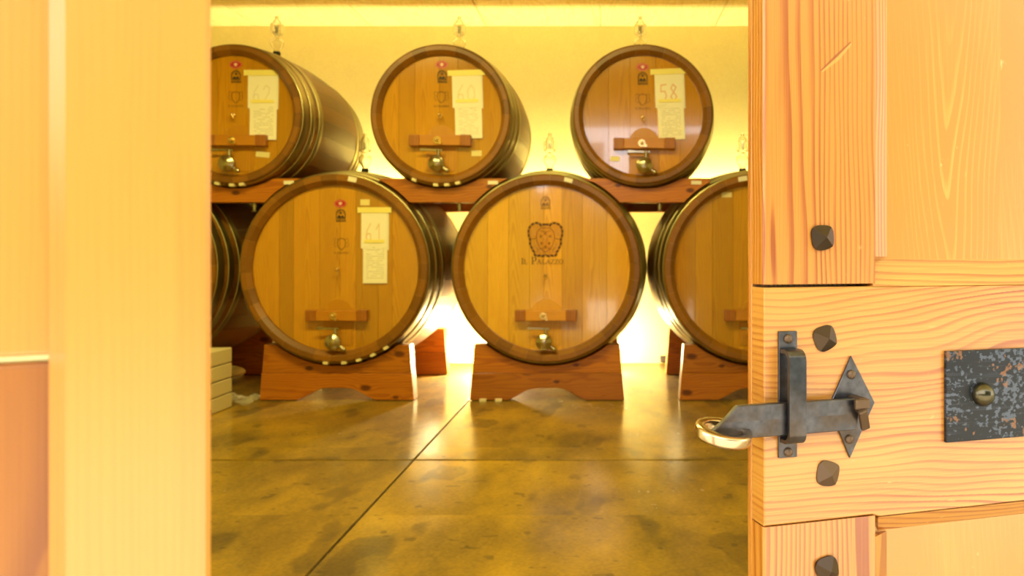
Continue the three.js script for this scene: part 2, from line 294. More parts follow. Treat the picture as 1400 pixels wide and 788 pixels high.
const tapGeo = (() => {
  const body = new THREE.LatheGeometry([[0, 0.105], [0.022, 0.103], [0.04, 0.096], [0.052, 0.085], [0.062, 0.083], [0.066, 0.078], [0.066, 0.064], [0.060, 0.058], [0.05, 0.05], [0.042, 0.03], [0.05, 0.022], [0.05, 0.008], [0.042, 0.004], [0.042, -0.03]].map((p) => new THREE.Vector2(...p)), 32).rotateX(Math.PI / 2);
  const neck = moved(new THREE.CylinderGeometry(0.013, 0.017, 0.05, 14), 0.016, 0.082, 0.055), cap = moved(new THREE.CylinderGeometry(0.017, 0.017, 0.012, 6), 0.016, 0.108, 0.055);
  const spout = moved(new THREE.CylinderGeometry(0.015, 0.018, 0.06, 14).rotateZ(0.9).translate(0.0, 0, 0), 0.066, -0.045, 0.06), knob = moved(new THREE.SphereGeometry(0.020, 14, 10), 0.086, -0.06, 0.062);
  return join([body, neck, cap, spout, knob]);
})();
const leverGeo = (() => { const s = poly([[0.03, -0.010], [0.03, 0.010], [-0.07, 0.012], [-0.15, 0.018], [-0.158, 0], [-0.15, -0.008], [-0.07, -0.006]]); return moved(extrude(s, 0.008, 0.002), 0.016, 0.108, 0.052); })();
const sampleGeo = join([new THREE.CylinderGeometry(0.014, 0.016, 0.02, 14).rotateX(Math.PI / 2), moved(new THREE.CylinderGeometry(0.009, 0.009, 0.05, 10).rotateX(Math.PI / 2), 0, 0, 0.02), moved(new THREE.SphereGeometry(0.014, 12, 8), 0, 0, 0.046), moved(new THREE.CylinderGeometry(0.005, 0.007, 0.034, 8), 0.01, -0.016, 0.038)]);
const ovalGeo = (() => { const s = new THREE.Shape(); s.absellipse(0, 0, 0.052, 0.033, 0, Math.PI * 2); const g = extrude(s, 0.0012, 0, 28), u = g.attributes.uv; for (let i = 0; i < u.count; i++) u.setXY(i, u.getX(i) / 0.104 + 0.5, u.getY(i) / 0.066 + 0.5); return g; })();
const wedgeGeo = rbox(0.042, 0.024, 0.05, 0.004, 'z');
const wedgeMat = mat({ color: new THREE.Color().setRGB(0.84, 0.74, 0.42), roughness: 0.6 });

function barrel(kind, label, [x, y, z], o) {   // y: height of the axis
  const k = kinds[kind], R = rng(o.seed), low = y - k.rB, fz = k.L / 2;
  const t = thing('wine_barrel', label, 'barrel', [x, low, z], 'wooden wine barrels in two rows');
  const ax = k.rB;                                            // axis height in the barrel's own space
  const tones = [0.78, 0.92, 1.0, 1.14].map((s) => wood(W.stave, [OAK_STAVE[0] * s, OAK_STAVE[1] * s * (0.97 + 0.03 * s), OAK_STAVE[2] * s], 0.42, 0.25, 0.3));
  const a0 = R() * 0.2;
  for (let i = 0; i < k.N; i++) { const m = mesh('stave', k.stave, tones[Math.floor(R() * 4)], t); m.rotation.z = a0 + i * 2 * Math.PI / k.N; m.position.y = ax; }
  for (const h of k.hoops) mesh('hoop', h, steel, t).position.y = ax;
  const Rh = k.rH - k.th + 0.004, hz = fz - 0.062;            // front head, set back behind the chime
  const htones = [0.84, 0.94, 1.0, 1.1].map((s) => wood(W.head[Math.floor(R() * 3)], [o.head[0] * s, o.head[1] * s, o.head[2] * s], 0.14, 1.0, 0.04, 1.8));
  let cx = -Rh; const cuts = [cx];
  while (cx < Rh - 0.09) { cx += (0.11 + 0.11 * R()); cuts.push(Math.min(cx, Rh)); } if (cuts[cuts.length - 1] < Rh) cuts[cuts.length - 1] = Rh;
  let last = -1;
  for (let i = 0; i < cuts.length - 1; i++) {
    let c = Math.floor(R() * 4); if (c === last) c = (c + 1) % 4; last = c;
    const g = extrude(sector(Rh, cuts[i] + 0.0006, cuts[i + 1] - 0.0006), 0.045, 0.0012, 8), uvs = g.attributes.uv, du = R() * 3, dv = R() * 3;
    for (let q = 0; q < uvs.count; q++) uvs.setXY(q, uvs.getX(q) + du, uvs.getY(q) + dv);
    mesh('head_board', moved(g, 0, ax, hz - 0.045), htones[c], t);
  }
  mesh('rear_head', moved(new THREE.CylinderGeometry(Rh, Rh, 0.045, 48).rotateX(Math.PI / 2), 0, ax, -fz + 0.085), htones[1], t);
  const H = (name, g, m, dx, dy, dz, par = t) => { const q = mesh(name, g, m, par); q.position.set(dx, ax + dy, hz + dz); return q; };
  // hatch with its crossbar
  const hb = wood(W.head[1], [o.head[0] * 0.94, o.head[1] * 0.92, o.head[2] * 0.9], 0.4, 0.4, 0.2), be = wood(W.cradle, [0.52, 0.44, 0.12], 0.5, 0.3, 0.3), bm = wood(W.head[2], [o.head[0] * 0.92, o.head[1] * 0.80, o.head[2] * 0.7], 0.45, 0.4, 0.25);
  const [bx, by] = o.bar;
  H('hatch', hatchGeo, hb, bx, by - 0.04, -0.004);
  H('crossbar', barGeo, bm, bx, by, 0.038);
  for (const s of [-1, 1]) H('crossbar_end', barEndGeo, be, bx + s * 0.21, by, 0.036);
  H('brass_nut', nutGeo, brass, bx - 0.02, by, 0.068);
  const [tx, ty] = o.tap, tp = H('tap', tapGeo, chrome, tx, ty, 0.008); mesh('tap_lever', leverGeo, chrome, tp);
  const [sx, sy] = o.sample; H('sample_tap', sampleGeo, brass, sx, sy, 0.012);
  if (o.oval) H('red_sticker', ovalGeo, ovalMat, ...o.oval, 0.001).userData.label = 'small red oval sticker';
  if (o.cooper) H('maker_mark', new THREE.PlaneGeometry(0.10, 0.125), o.crest ? cooperFaintMat : cooperMat, ...o.cooper, 0.0015);
  if (o.brand) H('brand_mark', new THREE.PlaneGeometry(0.19, 0.19), brandMat, ...o.brand, 0.0015);
  if (o.crest) H('crest_mark', new THREE.PlaneGeometry(0.41, 0.5125), crestMat, ...o.crest, 0.0015).userData.label = 'burnt crest above the words IL PALAZZO';
  for (const [ang, w, h, d] of o.tags ?? []) { const q = mesh('paper_tag', new THREE.BoxGeometry(w, h, 0.002), paperTagMat, t), a = ang * Math.PI / 180, rr = k.rH - 0.026; q.position.set(rr * Math.sin(a), ax + rr * Math.cos(a), fz + 0.0015); q.rotation.z = -a; }
  for (const ang of o.wedges ?? []) { const q = mesh('wedge', wedgeGeo, wedgeMat, t), a = ang * Math.PI / 180, rr = k.rH + 0.010; q.position.set(rr * Math.sin(a), ax - rr * Math.cos(a), fz - 0.028); q.rotation.z = a; }
  return t;
}
const FZ = -6.4, BZ = FZ - 0.85;                               // front of the heads, middle of the barrels
const LY = 1.104, UY = 2.370;                                  // axis heights of the two rows
const lowX = [-3.960, -2.214, -0.468, 1.272], upX = [-3.054, -1.338, 0.342];
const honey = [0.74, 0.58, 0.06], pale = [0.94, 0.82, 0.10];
barrel('large', 'large shadowed barrel beside the barrel marked sixty-one, mostly hidden by the door post', [lowX[0], LY, BZ], { seed: 1, head: honey, bar: [0, -0.4], tap: [0, -0.6], sample: [0, 0], oval: [0.03, 0.53], cooper: [0.035, 0.43], brand: [0.04, 0.19] });
barrel('large', 'large lower barrel with a taped note marked sixty-one', [lowX[1], LY, BZ], { seed: 2, head: honey, bar: [0.02, -0.39], tap: [0.0, -0.605], sample: [0.025, -0.01], oval: [0.036, 0.535], cooper: [0.04, 0.435], brand: [0.045, 0.185], tags: [[12, 0.07, 0.04]], wedges: [-5, 6, 15, 24, 33] });
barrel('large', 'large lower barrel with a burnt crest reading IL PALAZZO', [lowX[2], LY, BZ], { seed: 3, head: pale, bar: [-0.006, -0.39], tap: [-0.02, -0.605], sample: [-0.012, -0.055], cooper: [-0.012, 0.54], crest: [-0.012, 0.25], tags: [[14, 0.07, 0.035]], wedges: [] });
barrel('large', 'large lower barrel half hidden behind the latched door', [lowX[3], LY, BZ], { seed: 4, head: honey, bar: [-0.02, -0.39], tap: [-0.01, -0.605], sample: [0, 0], oval: [0.0, 0.535], cooper: [0.0, 0.435], brand: [0.0, 0.185], tags: [[-10, 0.075, 0.04]] });
barrel('small', 'smaller upper barrel with a taped note marked sixty-two', [upX[0], UY, BZ], { seed: 5, head: honey, bar: [0.03, -0.215], tap: [-0.03, -0.405], sample: [0.0, 0.0], oval: [0.01, 0.42], cooper: [0.012, 0.32], brand: [0.01, 0.135], wedges: [-12, 0, 8] });
barrel('small', 'smaller upper barrel with a taped note marked sixty', [upX[1], UY, BZ], { seed: 6, head: honey, bar: [-0.005, -0.215], tap: [-0.03, -0.405], sample: [-0.012, -0.005], oval: [0.0, 0.42], cooper: [0.002, 0.32], brand: [-0.004, 0.135], tags: [[0, 0.001, 0.001]].slice(1), wedges: [-22, -4, 5, 14] });
const b58 = barrel('small', 'smaller upper barrel with a taped note marked fifty-eight', [upX[2], UY, BZ], { seed: 7, head: honey, bar: [0.012, -0.24], tap: [0.012, -0.42], sample: [0.0, -0.025], oval: [0.0, 0.40], cooper: [0.0, 0.305], brand: [0.0, 0.115], wedges: [] });

b58.rotation.y = -0.022;                                       // lies slightly askew on its chocks

// ---------------------------------------------------------------- cradles under the lower row, chocks under the upper row
function cradleGeo(rad, axisY, upper) {
  if (upper) {  // top plank with the saddle cut into it
    const s = new THREE.Shape(), yb = 0.232, yt = 0.468, half = Math.sqrt(rad * rad - (axisY - yt) ** 2);
    s.moveTo(-0.622, yb); s.lineTo(-0.604, yt); s.lineTo(-half, yt);
    const a = Math.asin(half / rad); for (let i = 1; i <= 24; i++) { const q = -a + 2 * a * i / 24; s.lineTo(rad * Math.sin(q), axisY - rad * Math.cos(q)); }
    s.lineTo(0.604, yt); s.lineTo(0.622, yb); s.closePath(); return s;
  }
  const s = new THREE.Shape(); s.moveTo(-0.64, 0.008); s.lineTo(-0.624, 0.230); s.lineTo(0.624, 0.230); s.lineTo(0.64, 0.008); s.lineTo(0.32, 0.008);
  s.bezierCurveTo(0.22, 0.05, 0.17, 0.105, 0.08, 0.108); s.lineTo(-0.08, 0.108); s.bezierCurveTo(-0.17, 0.105, -0.22, 0.05, -0.32, 0.008); s.closePath(); return s;
}
const cradleMats = [0.85, 1.0, 1.12].map((s) => wood(W.cradle, [0.66 * s, 0.54 * s, 0.08 * s], 0.42, 0.3, 0.25));
const padMat = mat({ color: new THREE.Color().setRGB(0.10, 0.05, 0.02), roughness: 0.8 }), shimMat = mat({ color: new THREE.Color().setRGB(0.8, 0.7, 0.42), roughness: 0.7 });
const KL = kinds.large, KS = kinds.small;
function cradle(label, x, z, rad, i, shims = []) {
  const t = thing('barrel_cradle', label, 'cradle', [x, 0, z], 'two-plank wooden barrel cradles'), D = 0.13;
  const up = extrude(cradleGeo(rad, LY, true), D, 0.004, 12), lo = extrude(cradleGeo(rad, LY, false), D + 0.01, 0.004, 12);
  mesh('plank', moved(grainUV(up, 'x', [0.1 + i * 0.31, i * 0.53]), 0, 0, -D / 2), cradleMats[i % 3], t);
  mesh('plank', moved(grainUV(lo, 'x', [0.22 + i * 0.17, 0.4 + i * 0.41]), 0, 0, -D / 2 - 0.005), cradleMats[(i + 1) % 3], t);
  for (const s of [-1, 1]) mesh('foot_pad', moved(rbox(0.30, 0.010, D, 0.002), s * 0.475, 0.005, 0), padMat, t);
  for (const sx of shims) mesh('shim', moved(rbox(0.055, 0.022, 0.03, 0.002), sx, 0.011, D / 2 + 0.02), shimMat, t);
}
const zF = FZ - 0.145, zR = FZ - 1.70 + 0.145, rF = KL.r(0.85 - 0.145) + 0.012;
cradle('wooden cradle under the front of the shadowed barrel by the door post', lowX[0], zF, rF, 0);
cradle('wooden cradle with knots under the front of the barrel marked sixty-one', lowX[1], zF, rF, 1);
cradle('wooden cradle with pale shims under the front of the crest barrel', lowX[2], zF, rF, 2, [-0.53, -0.40]);
cradle('wooden cradle under the front of the barrel behind the latched door', lowX[3], zF, rF, 3);
['the shadowed barrel by the door post', 'the barrel marked sixty-one', 'the crest barrel', 'the barrel behind the latched door'].forEach((w, i) => cradle('wooden cradle near the wall under the rear of ' + w, lowX[i], zR, rF, i + 4));

function chock(label, x, z, i, tagX) {
  const yb = 1.650, yt = 1.850, cy = UY, R1 = KS.r(0.85 - 0.145) + 0.012, rl = KL.r(0.85 - 0.145) + 0.012;
  const t = thing('stacking_chock', label, 'chock', [x, yb, z], 'wooden chocks between the barrel rows'), D = 0.12;
  const i0 = upX.findIndex((u) => Math.abs(u - x) < 1e-6), xl = lowX[i0] - x, xr = lowX[i0 + 1] - x;
  const edge = (cx, yy, s) => cx + s * Math.sqrt(Math.max(0, rl * rl - (yy - LY) ** 2)), pts = [];
  for (let k = 0; k <= 8; k++) { const yy = yb + (yt - 0.03 - yb) * k / 8; pts.push([Math.max(edge(xl, yy, 1), -0.56), yy - yb]); }
  const hl = Math.sqrt(R1 * R1 - (cy - yt) ** 2), a = Math.asin(hl / R1);
  pts.push([-0.545, yt - yb]);
  for (let k = 0; k <= 24; k++) { const q = -a + 2 * a * k / 24; pts.push([R1 * Math.sin(q), cy - R1 * Math.cos(q) - yb]); }
  pts.push([0.545, yt - yb]);
  for (let k = 8; k >= 0; k--) { const yy = yb + (yt - 0.03 - yb) * k / 8; pts.push([Math.min(edge(xr, yy, -1), 0.56), yy - yb]); }
  mesh('board', moved(grainUV(extrude(poly(pts.reverse()), D, 0.003, 12), 'x', [i * 0.29, 0.3 + i * 0.61]), 0, 0, -D / 2), cradleMats[2 - (i % 2)], t);
  if (tagX !== undefined) {
    mesh('paper_tag', moved(new THREE.BoxGeometry(0.085, 0.03, 0.002), tagX, 0.165, D / 2 + 0.001), paperTagMat, t);
    mesh('bolt', moved(join([new THREE.CylinderGeometry(0.016, 0.016, 0.07, 12), moved(new THREE.CylinderGeometry(0.026, 0.026, 0.012, 6), 0, -0.006, 0), moved(new THREE.CylinderGeometry(0.011, 0.024, 0.02, 12), 0, -0.042, 0)]), 0.13, -0.02, 0), steel, t);
  }
}
chock('wooden chock under the front of the barrel marked sixty-two', upX[0], zF, 0, 0.44);
chock('wooden chock under the front of the barrel marked sixty', upX[1], zF, 1, 0.42);
chock('wooden chock under the front of the barrel marked fifty-eight', upX[2], zF, 2, 0.43);
['sixty-two', 'sixty', 'fifty-eight'].forEach((n, i) => chock('wooden chock near the wall under the rear of the barrel marked ' + n, upX[i], zR, i + 3));

// ---------------------------------------------------------------- notes taped on the heads
const tapeMat = mat({ color: new THREE.Color().setRGB(0.92, 0.80, 0.24), roughness: 0.45 });
function handDigits(x, s, cx, cy, size, colour) {   // handwritten digits as strokes
  x.strokeStyle = colour; x.lineWidth = size * 0.075; x.lineCap = 'round'; x.lineJoin = 'round';
  const D = {
    0: [[[0.5, 0], [0.1, 0.3], [0.12, 0.8], [0.5, 1], [0.88, 0.75], [0.85, 0.25], [0.5, 0]]], 1: [[[0.25, 0.3], [0.6, 0], [0.62, 1]]], 2: [[[0.1, 0.25], [0.4, 0], [0.8, 0.15], [0.75, 0.45], [0.15, 1], [0.9, 0.95]]],
    5: [[[0.85, 0], [0.25, 0.04], [0.2, 0.42], [0.7, 0.42], [0.85, 0.7], [0.6, 0.98], [0.1, 0.95]]], 6: [[[0.7, 0], [0.25, 0.4], [0.12, 0.75], [0.4, 1], [0.75, 0.85], [0.7, 0.58], [0.35, 0.55], [0.15, 0.75]]],
    8: [[[0.5, 0.48], [0.2, 0.25], [0.45, 0], [0.8, 0.2], [0.5, 0.48], [0.15, 0.75], [0.5, 1], [0.85, 0.75], [0.5, 0.48]]],
  };
  [...s].forEach((ch, i) => { for (const st of D[ch]) { x.beginPath(); st.forEach(([a, b], k) => { const X = cx + (i - s.length / 2) * size * 0.72 + a * size * 0.6, Y = cy + (b - 0.5) * size; k ? x.lineTo(X, Y) : x.moveTo(X, Y); }); x.stroke(); } });
}
function sheetTex(num, seed, colour) {
  return canvasTex(256, 600, (x) => {
    const R = rng(seed); x.fillStyle = '#f6f0dc'; x.fillRect(0, 0, 256, 600);
    handDigits(x, num, 132, 160, 130, colour);
    x.strokeStyle = 'rgba(90,80,70,0.55)'; x.lineWidth = 3;
    for (let k = 0; k < 15; k++) { const y = 305 + k * 18; let a = 34 + R() * 10; while (a < 215) { const l = 8 + R() * 26; if (R() > 0.25) { x.beginPath(); x.moveTo(a, y); x.lineTo(Math.min(a + l, 222), y + (R() - 0.5) * 4); x.stroke(); } a += l + 6; } }
  });
}
function bent(w, h, amp, seed) {
  const g = new THREE.BoxGeometry(w, h, 0.0012, 8, 10, 1), p = g.attributes.position, n = makeNoise(seed);
  for (let i = 0; i < p.count; i++) { const x = p.getX(i) / w, y = p.getY(i) / h; p.setZ(i, p.getZ(i) + amp * (0.25 + 0.75 * smooth(0.2, -0.5, y)) * (n(x * 2 + 5, y * 2.5 + 5) + 0.5 * Math.abs(x))); }
  g.computeVertexNormals(); return g;
}
const say = { 62: 'sixty-two', 61: 'sixty-one', 60: 'sixty', 58: 'fifty-eight' };
function note(num, bx, by, dx, dy, w, h, tilt, colour, seed, turn = 0) {   // dx, dy: upper middle of the sheets from the barrel's axis
  const z = FZ - 0.062 + 0.0025, t = thing('paper_note', `two taped white paper sheets with the handwritten number ${say[num]}`, 'note', [bx + dx, by + dy, z]);
  t.rotation.set(0, turn, tilt); t.position.z += Math.abs(Math.sin(turn)) * dx * 1.0; t.position.x += Math.sin(turn) * 0.79;
  const tx = sheetTex(num, seed, colour), m = mat({ map: tx, roughness: 0.85 }), top = tx.clone(), bot = tx.clone();
  top.repeat.set(1, 0.46); top.offset.set(0, 0.54); bot.repeat.set(1, 0.54); bot.offset.set(0, 0);
  mesh('paper_sheet', moved(bent(w * 1.02, h * 0.53, 0.006, seed + 5), 0.01, -h * 0.275, -0.001), paperTagMat, t);
  mesh('paper_sheet', moved(bent(w, h * 0.52, 0.006, seed), -0.004, -h * 0.26, 0.002), mat({ map: top, roughness: 0.85 }), t);
  mesh('paper_sheet', moved(bent(w * 0.95, h * 0.54, 0.010, seed + 1), 0.006, -h * 0.73, 0.003), mat({ map: bot, roughness: 0.85 }), t);
  mesh('tape', moved(new THREE.BoxGeometry(w * 1.32, 0.046, 0.001), 0, 0.006, 0.0075), tapeMat, t);
  mesh('tape', moved(new THREE.BoxGeometry(w * 0.8, 0.026, 0.001), 0, -h * 0.42, 0.0105), tapeMat, t);
}
note('62', upX[0], UY, 0.235, 0.345, 0.235, 0.55, 0.0, '#e6dcc8', 61);
note('60', upX[1], UY, 0.205, 0.345, 0.235, 0.54, 0.03, '#e8d8b8', 62);
note('58', upX[2], UY, 0.215, 0.355, 0.23, 0.56, 0.035, '#e4b096', 63, -0.022);
note('61', lowX[1], LY, 0.32, 0.475, 0.212, 0.60, 0.0, '#e8c8a8', 64);
tag(mesh('sticky_note', moved(new THREE.BoxGeometry(0.078, 0.05, 0.001), lowX[1] + 0.24, LY + 0.545, FZ - 0.060), mat({ color: new THREE.Color().setRGB(0.85, 0.72, 0.3), roughness: 0.8 })), 'small yellow paper slip above the note marked sixty-one', 'note');

const slipMat = mat({ color: new THREE.Color().setRGB(0.80, 0.70, 0.34), roughness: 0.7 });
for (const [x, y, w, h, r, what] of [[-2.82, 2.045, 0.115, 0.045, -0.1, 'low on the head of the barrel marked sixty-two'], [-1.05, 2.055, 0.085, 0.045, 0, 'low on the head of the barrel marked sixty'], [0.095, 2.01, 0.075, 0.04, 0, 'low on the head of the barrel marked fifty-eight'], [1.02, 1.712, 0.085, 0.042, 0, 'high on the head of the half hidden barrel']]) {
  const q = tag(mesh('paper_slip', new THREE.BoxGeometry(w, h, 0.001), slipMat), 'small pale paper slip ' + what, 'note'); q.position.set(x, y, FZ - 0.0612); q.rotation.z = r;
}

// ---------------------------------------------------------------- glass airlocks on the bungs
const glass = mat({ color: 0xffffff, transmission: 1, roughness: 0.02, ior: 1.48, thickness: 0.01, attenuationColor: new THREE.Color().setRGB(0.92, 0.9, 0.7), attenuationDistance: 0.08 });
const lathe = (pts, n = 28) => new THREE.LatheGeometry(pts.map((p) => new THREE.Vector2(...p)), n);
const airBulb = lathe([[0.020, 0.03], [0.024, 0.05], [0.036, 0.075], [0.054, 0.105], [0.060, 0.13], [0.055, 0.155], [0.036, 0.172], [0.018, 0.182], [0.014, 0.195], [0.010, 0.195], [0.014, 0.182], [0.033, 0.168], [0.050, 0.152], [0.055, 0.13], [0.049, 0.107], [0.031, 0.078], [0.019, 0.052], [0.015, 0.03], [0.020, 0.03]]);
const airCup = lathe([[0.012, 0.195], [0.030, 0.198], [0.050, 0.206], [0.056, 0.222], [0.057, 0.30], [0.0555, 0.303], [0.053, 0.30], [0.052, 0.226], [0.046, 0.212], [0.028, 0.203], [0.012, 0.200], [0.012, 0.195]]);
const airTube = lathe([[0.010, 0.20], [0.012, 0.20], [0.012, 0.285], [0.010, 0.285], [0.010, 0.20]], 16);
const airBell = lathe([[0.036, 0.215], [0.037, 0.30], [0.034, 0.325], [0.020, 0.342], [0.012, 0.350], [0.016, 0.362], [0.016, 0.372], [0.0, 0.380], [0.0, 0.374], [0.010, 0.368], [0.008, 0.350], [0.017, 0.337], [0.030, 0.321], [0.033, 0.30], [0.032, 0.215], [0.036, 0.215]]);
const airPlug = lathe([[0, -0.03], [0.026, -0.03], [0.034, 0.03], [0.032, 0.046], [0.024, 0.05], [0, 0.05]]);
function airlock(label, x, y, z, s = 1, lift = 0) {
  const t = thing('glass_airlock', label, 'airlock', [x, y + lift, z], 'glass airlocks on the barrel bungs'); t.scale.setScalar(s);
  const p = mesh('stopper', lift ? join([airPlug.clone(), moved(new THREE.CylinderGeometry(0.03, 0.03, lift / s + 0.02, 16), 0, -lift / s / 2 - 0.02, 0)]) : airPlug, darkPlug, t);
  mesh('bulb', airBulb, glass, t); mesh('cup', airCup, glass, t); mesh('tube', airTube, glass, t); mesh('bell', airBell, glass, t);
}
const zB = BZ;
airlock('glass airlock on the barrel marked sixty-two', upX[0] + 0.02, UY + KS.rB, zB, 1, 0.05);
airlock('glass airlock on the barrel marked sixty', upX[1], UY + KS.rB, zB, 1, 0.05);
airlock('glass airlock on the barrel marked fifty-eight', upX[2], UY + KS.rB, zB, 1, 0.05);
airlock('glass airlock on the barrel marked sixty-one', lowX[1], LY + KL.rB, zB);
airlock('glass airlock on the crest barrel', lowX[2] - 0.03, LY + KL.rB, zB);
airlock('glass airlock on the barrel behind the latched door', lowX[3] + 0.02, LY + KL.rB, zB);

// ---------------------------------------------------------------- lamps
function rectLight(colour, intensity, w, h, parent, pos, look) {
  const l = new THREE.RectAreaLight(colour, intensity, w, h); l.position.set(...pos); parent.add(l); scene.updateMatrixWorld(true); l.lookAt(...look); return l;
}
const glow = (c, k) => mat({ color: new THREE.Color(0.1, 0.1, 0.1), emissive: c.clone(), emissiveIntensity: k, roughness: 0.5 });
const fitting = mat({ color: new THREE.Color().setRGB(0.25, 0.24, 0.22), roughness: 0.5, metalness: 0.6 });
// bulkhead lamps standing on the floor behind the crest barrel
for (const [x, z, k, w] of [[-1.24, -8.15, 1, 'the barrel marked sixty-one'], [0.10, -8.30, 0.35, 'the half hidden barrel']]) {
  const t = thing('floor_lamp', 'glowing globe lamp on the floor behind the crest barrel, towards ' + w, 'lamp', [x, 0, z]);
  mesh('lamp_base', lathe([[0, 0], [0.09, 0], [0.09, 0.02], [0.05, 0.04], [0.04, 0.14], [0.05, 0.16], [0, 0.16]], 24), fitting, t);
  mesh('lamp_globe', moved(new THREE.SphereGeometry(0.09, 24, 16), 0, 0.24, 0), glow(LAMP_WALL, 8), t);
  const l = new THREE.PointLight(LAMP_WALL, FLOOR_LAMP * k); l.position.set(0, 0.24, 0); l.shadow.radius = 4; l.castShadow = true; t.add(l);
}
{ // lipped trough on the wall behind the upper row: light reaches only the wall and the strip of ceiling above
  const t = thing('cove_light', 'long lipped trough light on the wall behind the upper barrels', 'lamp', [(-4.9 + 2.6) / 2, 1.72, ROOM.zb]), L = 7.5;
  mesh('trough', moved(join([rbox(L, 0.012, 0.24, 0.003, 'x'), moved(rbox(L, 0.33, 0.012, 0.003, 'x'), 0, 0.165, 0.114)]), 0, 0.006, 0.12), mat({ color: new THREE.Color().setRGB(0.7, 0.64, 0.45), roughness: 0.7 }), t);
  mesh('light_strip', moved(rbox(L - 0.1, 0.012, 0.03, 0.002, 'x'), 0, 0.020, 0.15), glow(LAMP_WALL, 6), t);
  rectLight(LAMP_WALL, COVE_LAMP, L - 0.1, 0.03, t, [0, 0.03, 0.15], [t.position.x, 10, ROOM.zb + 0.15]);
}
// ceiling lamps in the front half of the cellar
for (const [x, w] of [[-2.2, 'the barrel marked sixty-two'], [-0.35, 'the barrel marked fifty-eight']]) {
  const t = thing('ceiling_lamp', 'flat warm ceiling lamp in front of ' + w, 'lamp', [x, ROOM.h, -4.0]);
  mesh('lamp_body', moved(rbox(1.3, 0.06, 0.3, 0.01, 'x'), 0, -0.03, 0), fitting, t);
  mesh('lamp_diffuser', moved(rbox(1.24, 0.012, 0.24, 0.004, 'x'), 0, -0.065, 0), glow(LAMP, 4), t);
  rectLight(LAMP, CEIL_LAMP, 1.24, 0.24, t, [0, -0.075, 0], [x, -5, -4.0]);
}

// ---------------------------------------------------------------- odds and ends on the floor
{
  const cm = mat({ color: new THREE.Color().setRGB(0.72, 0.62, 0.36), roughness: 0.75 });
  const t = thing('wooden_crate', 'pale slatted crate standing by the door post', 'crate', [-3.2, 0, -6.02]);
  for (let k = 0; k < 4; k++) mesh('slat', moved(rbox(0.48, 0.112, 0.40, 0.006, 'x'), 0, 0.06 + k * 0.12, 0), cm, t);
  const bw = wood(W.cradle, [0.6, 0.5, 0.4], 0.6);
  tag(mesh('wood_offcut', moved(rbox(0.42, 0.07, 0.12, 0.006, 'x'), -3.10, 0.035, -5.70), bw), 'dark wood offcut on the floor by the pale crate', 'offcut');
  const n = makeNoise(77), sg = new THREE.SphereGeometry(1, 36, 20), p = sg.attributes.position;
  for (let i = 0; i < p.count; i++) { const a = p.getX(i), b = p.getY(i), c = p.getZ(i), k = 1 + 0.10 * (n(a * 2 + 8, c * 2 + 8) - 0.5); p.setXYZ(i, a * 0.34 * k, b > 0 ? b * 0.095 * k : b * 0.07, c * 0.26 * k); }
  sg.computeVertexNormals();
  tag(mesh('cloth_sack', moved(sg, -3.83, 0.07, -7.55), mat({ color: new THREE.Color().setRGB(0.86, 0.76, 0.42), roughness: 0.8 })), 'flat cream sack lying under the shadowed barrel', 'sack');
  const pg = new THREE.PlaneGeometry(0.42, 0.36, 22, 18).rotateX(-Math.PI / 2), q = pg.attributes.position;
  for (let i = 0; i < q.count; i++) { const x = q.getX(i), z = q.getZ(i); q.setY(i, 0.004 + 0.10 * Math.pow(fbm(n, x * 11 + 40, z * 11 + 20, 3), 2.0) * (1 - smooth(0.16, 0.22, Math.abs(x)) * 0.8)); }
  tag(mesh('plastic_film', moved(toCreasedNormals(pg.toNonIndexed(), 0.3), -3.08, 0, -6.43), mat({ color: new THREE.Color().setRGB(0.95, 0.92, 0.75), transmission: 0.7, roughness: 0.18, thickness: 0, side: THREE.DoubleSide })), 'crumpled clear plastic film on the floor by the cradle', 'plastic film');
  const s = thing('socket_box', 'small dark socket box at the foot of the wall', 'socket', [0.69, 0.01, ROOM.zb]);
  mesh('box_body', moved(rbox(0.11, 0.075, 0.05, 0.006), 0, 0.038, 0.025), darkPlug, s);
  mesh('cover', moved(rbox(0.085, 0.05, 0.008, 0.003), 0, 0.038, 0.052), mat({ color: new THREE.Color().setRGB(0.08, 0.06, 0.05), roughness: 0.4 }), s);
}

// ---------------------------------------------------------------- right door leaf
const DW = {};
DW.stile = woodTex({ seed: 201, w: 384, h: 2048, sx: 0.2, sy: 1.6, cx: 0.02, d0: 0.05, freq: 135, taper: 0.008, wob: 0.006, light: [240, 178, 98], dark: [172, 88, 30], fibre: 0.16, blotch: 0.20, contrast: 0.95, uneven: 0.7, scuff: 0.9,
  extra: (x, y, c) => { // gouge across the grain
    const t = clamp(((x - 0.084) * 0.044 + (y - 1.450) * 0.040) / (0.044 ** 2 + 0.040 ** 2)), dx = x - 0.084 - 0.044 * t, dy = y - 1.450 - 0.040 * t, side = dx * 0.67 - dy * 0.74, r = Math.hypot(dx, dy), wd = 0.0026 * (1 - 0.5 * Math.abs(2 * t - 1));
    const a = smooth(wd, wd * 0.4, r), b = smooth(wd * 1.4, wd * 0.6, Math.abs(side - wd * 1.6) + (t <= 0 || t >= 1 ? 1 : 0));
    return [mix(mix(c[0], 252, b * 0.7), 176, a * 0.8), mix(mix(c[1], 216, b * 0.7), 104, a * 0.8), mix(mix(c[2], 150, b * 0.7), 44, a * 0.8)];
  } });
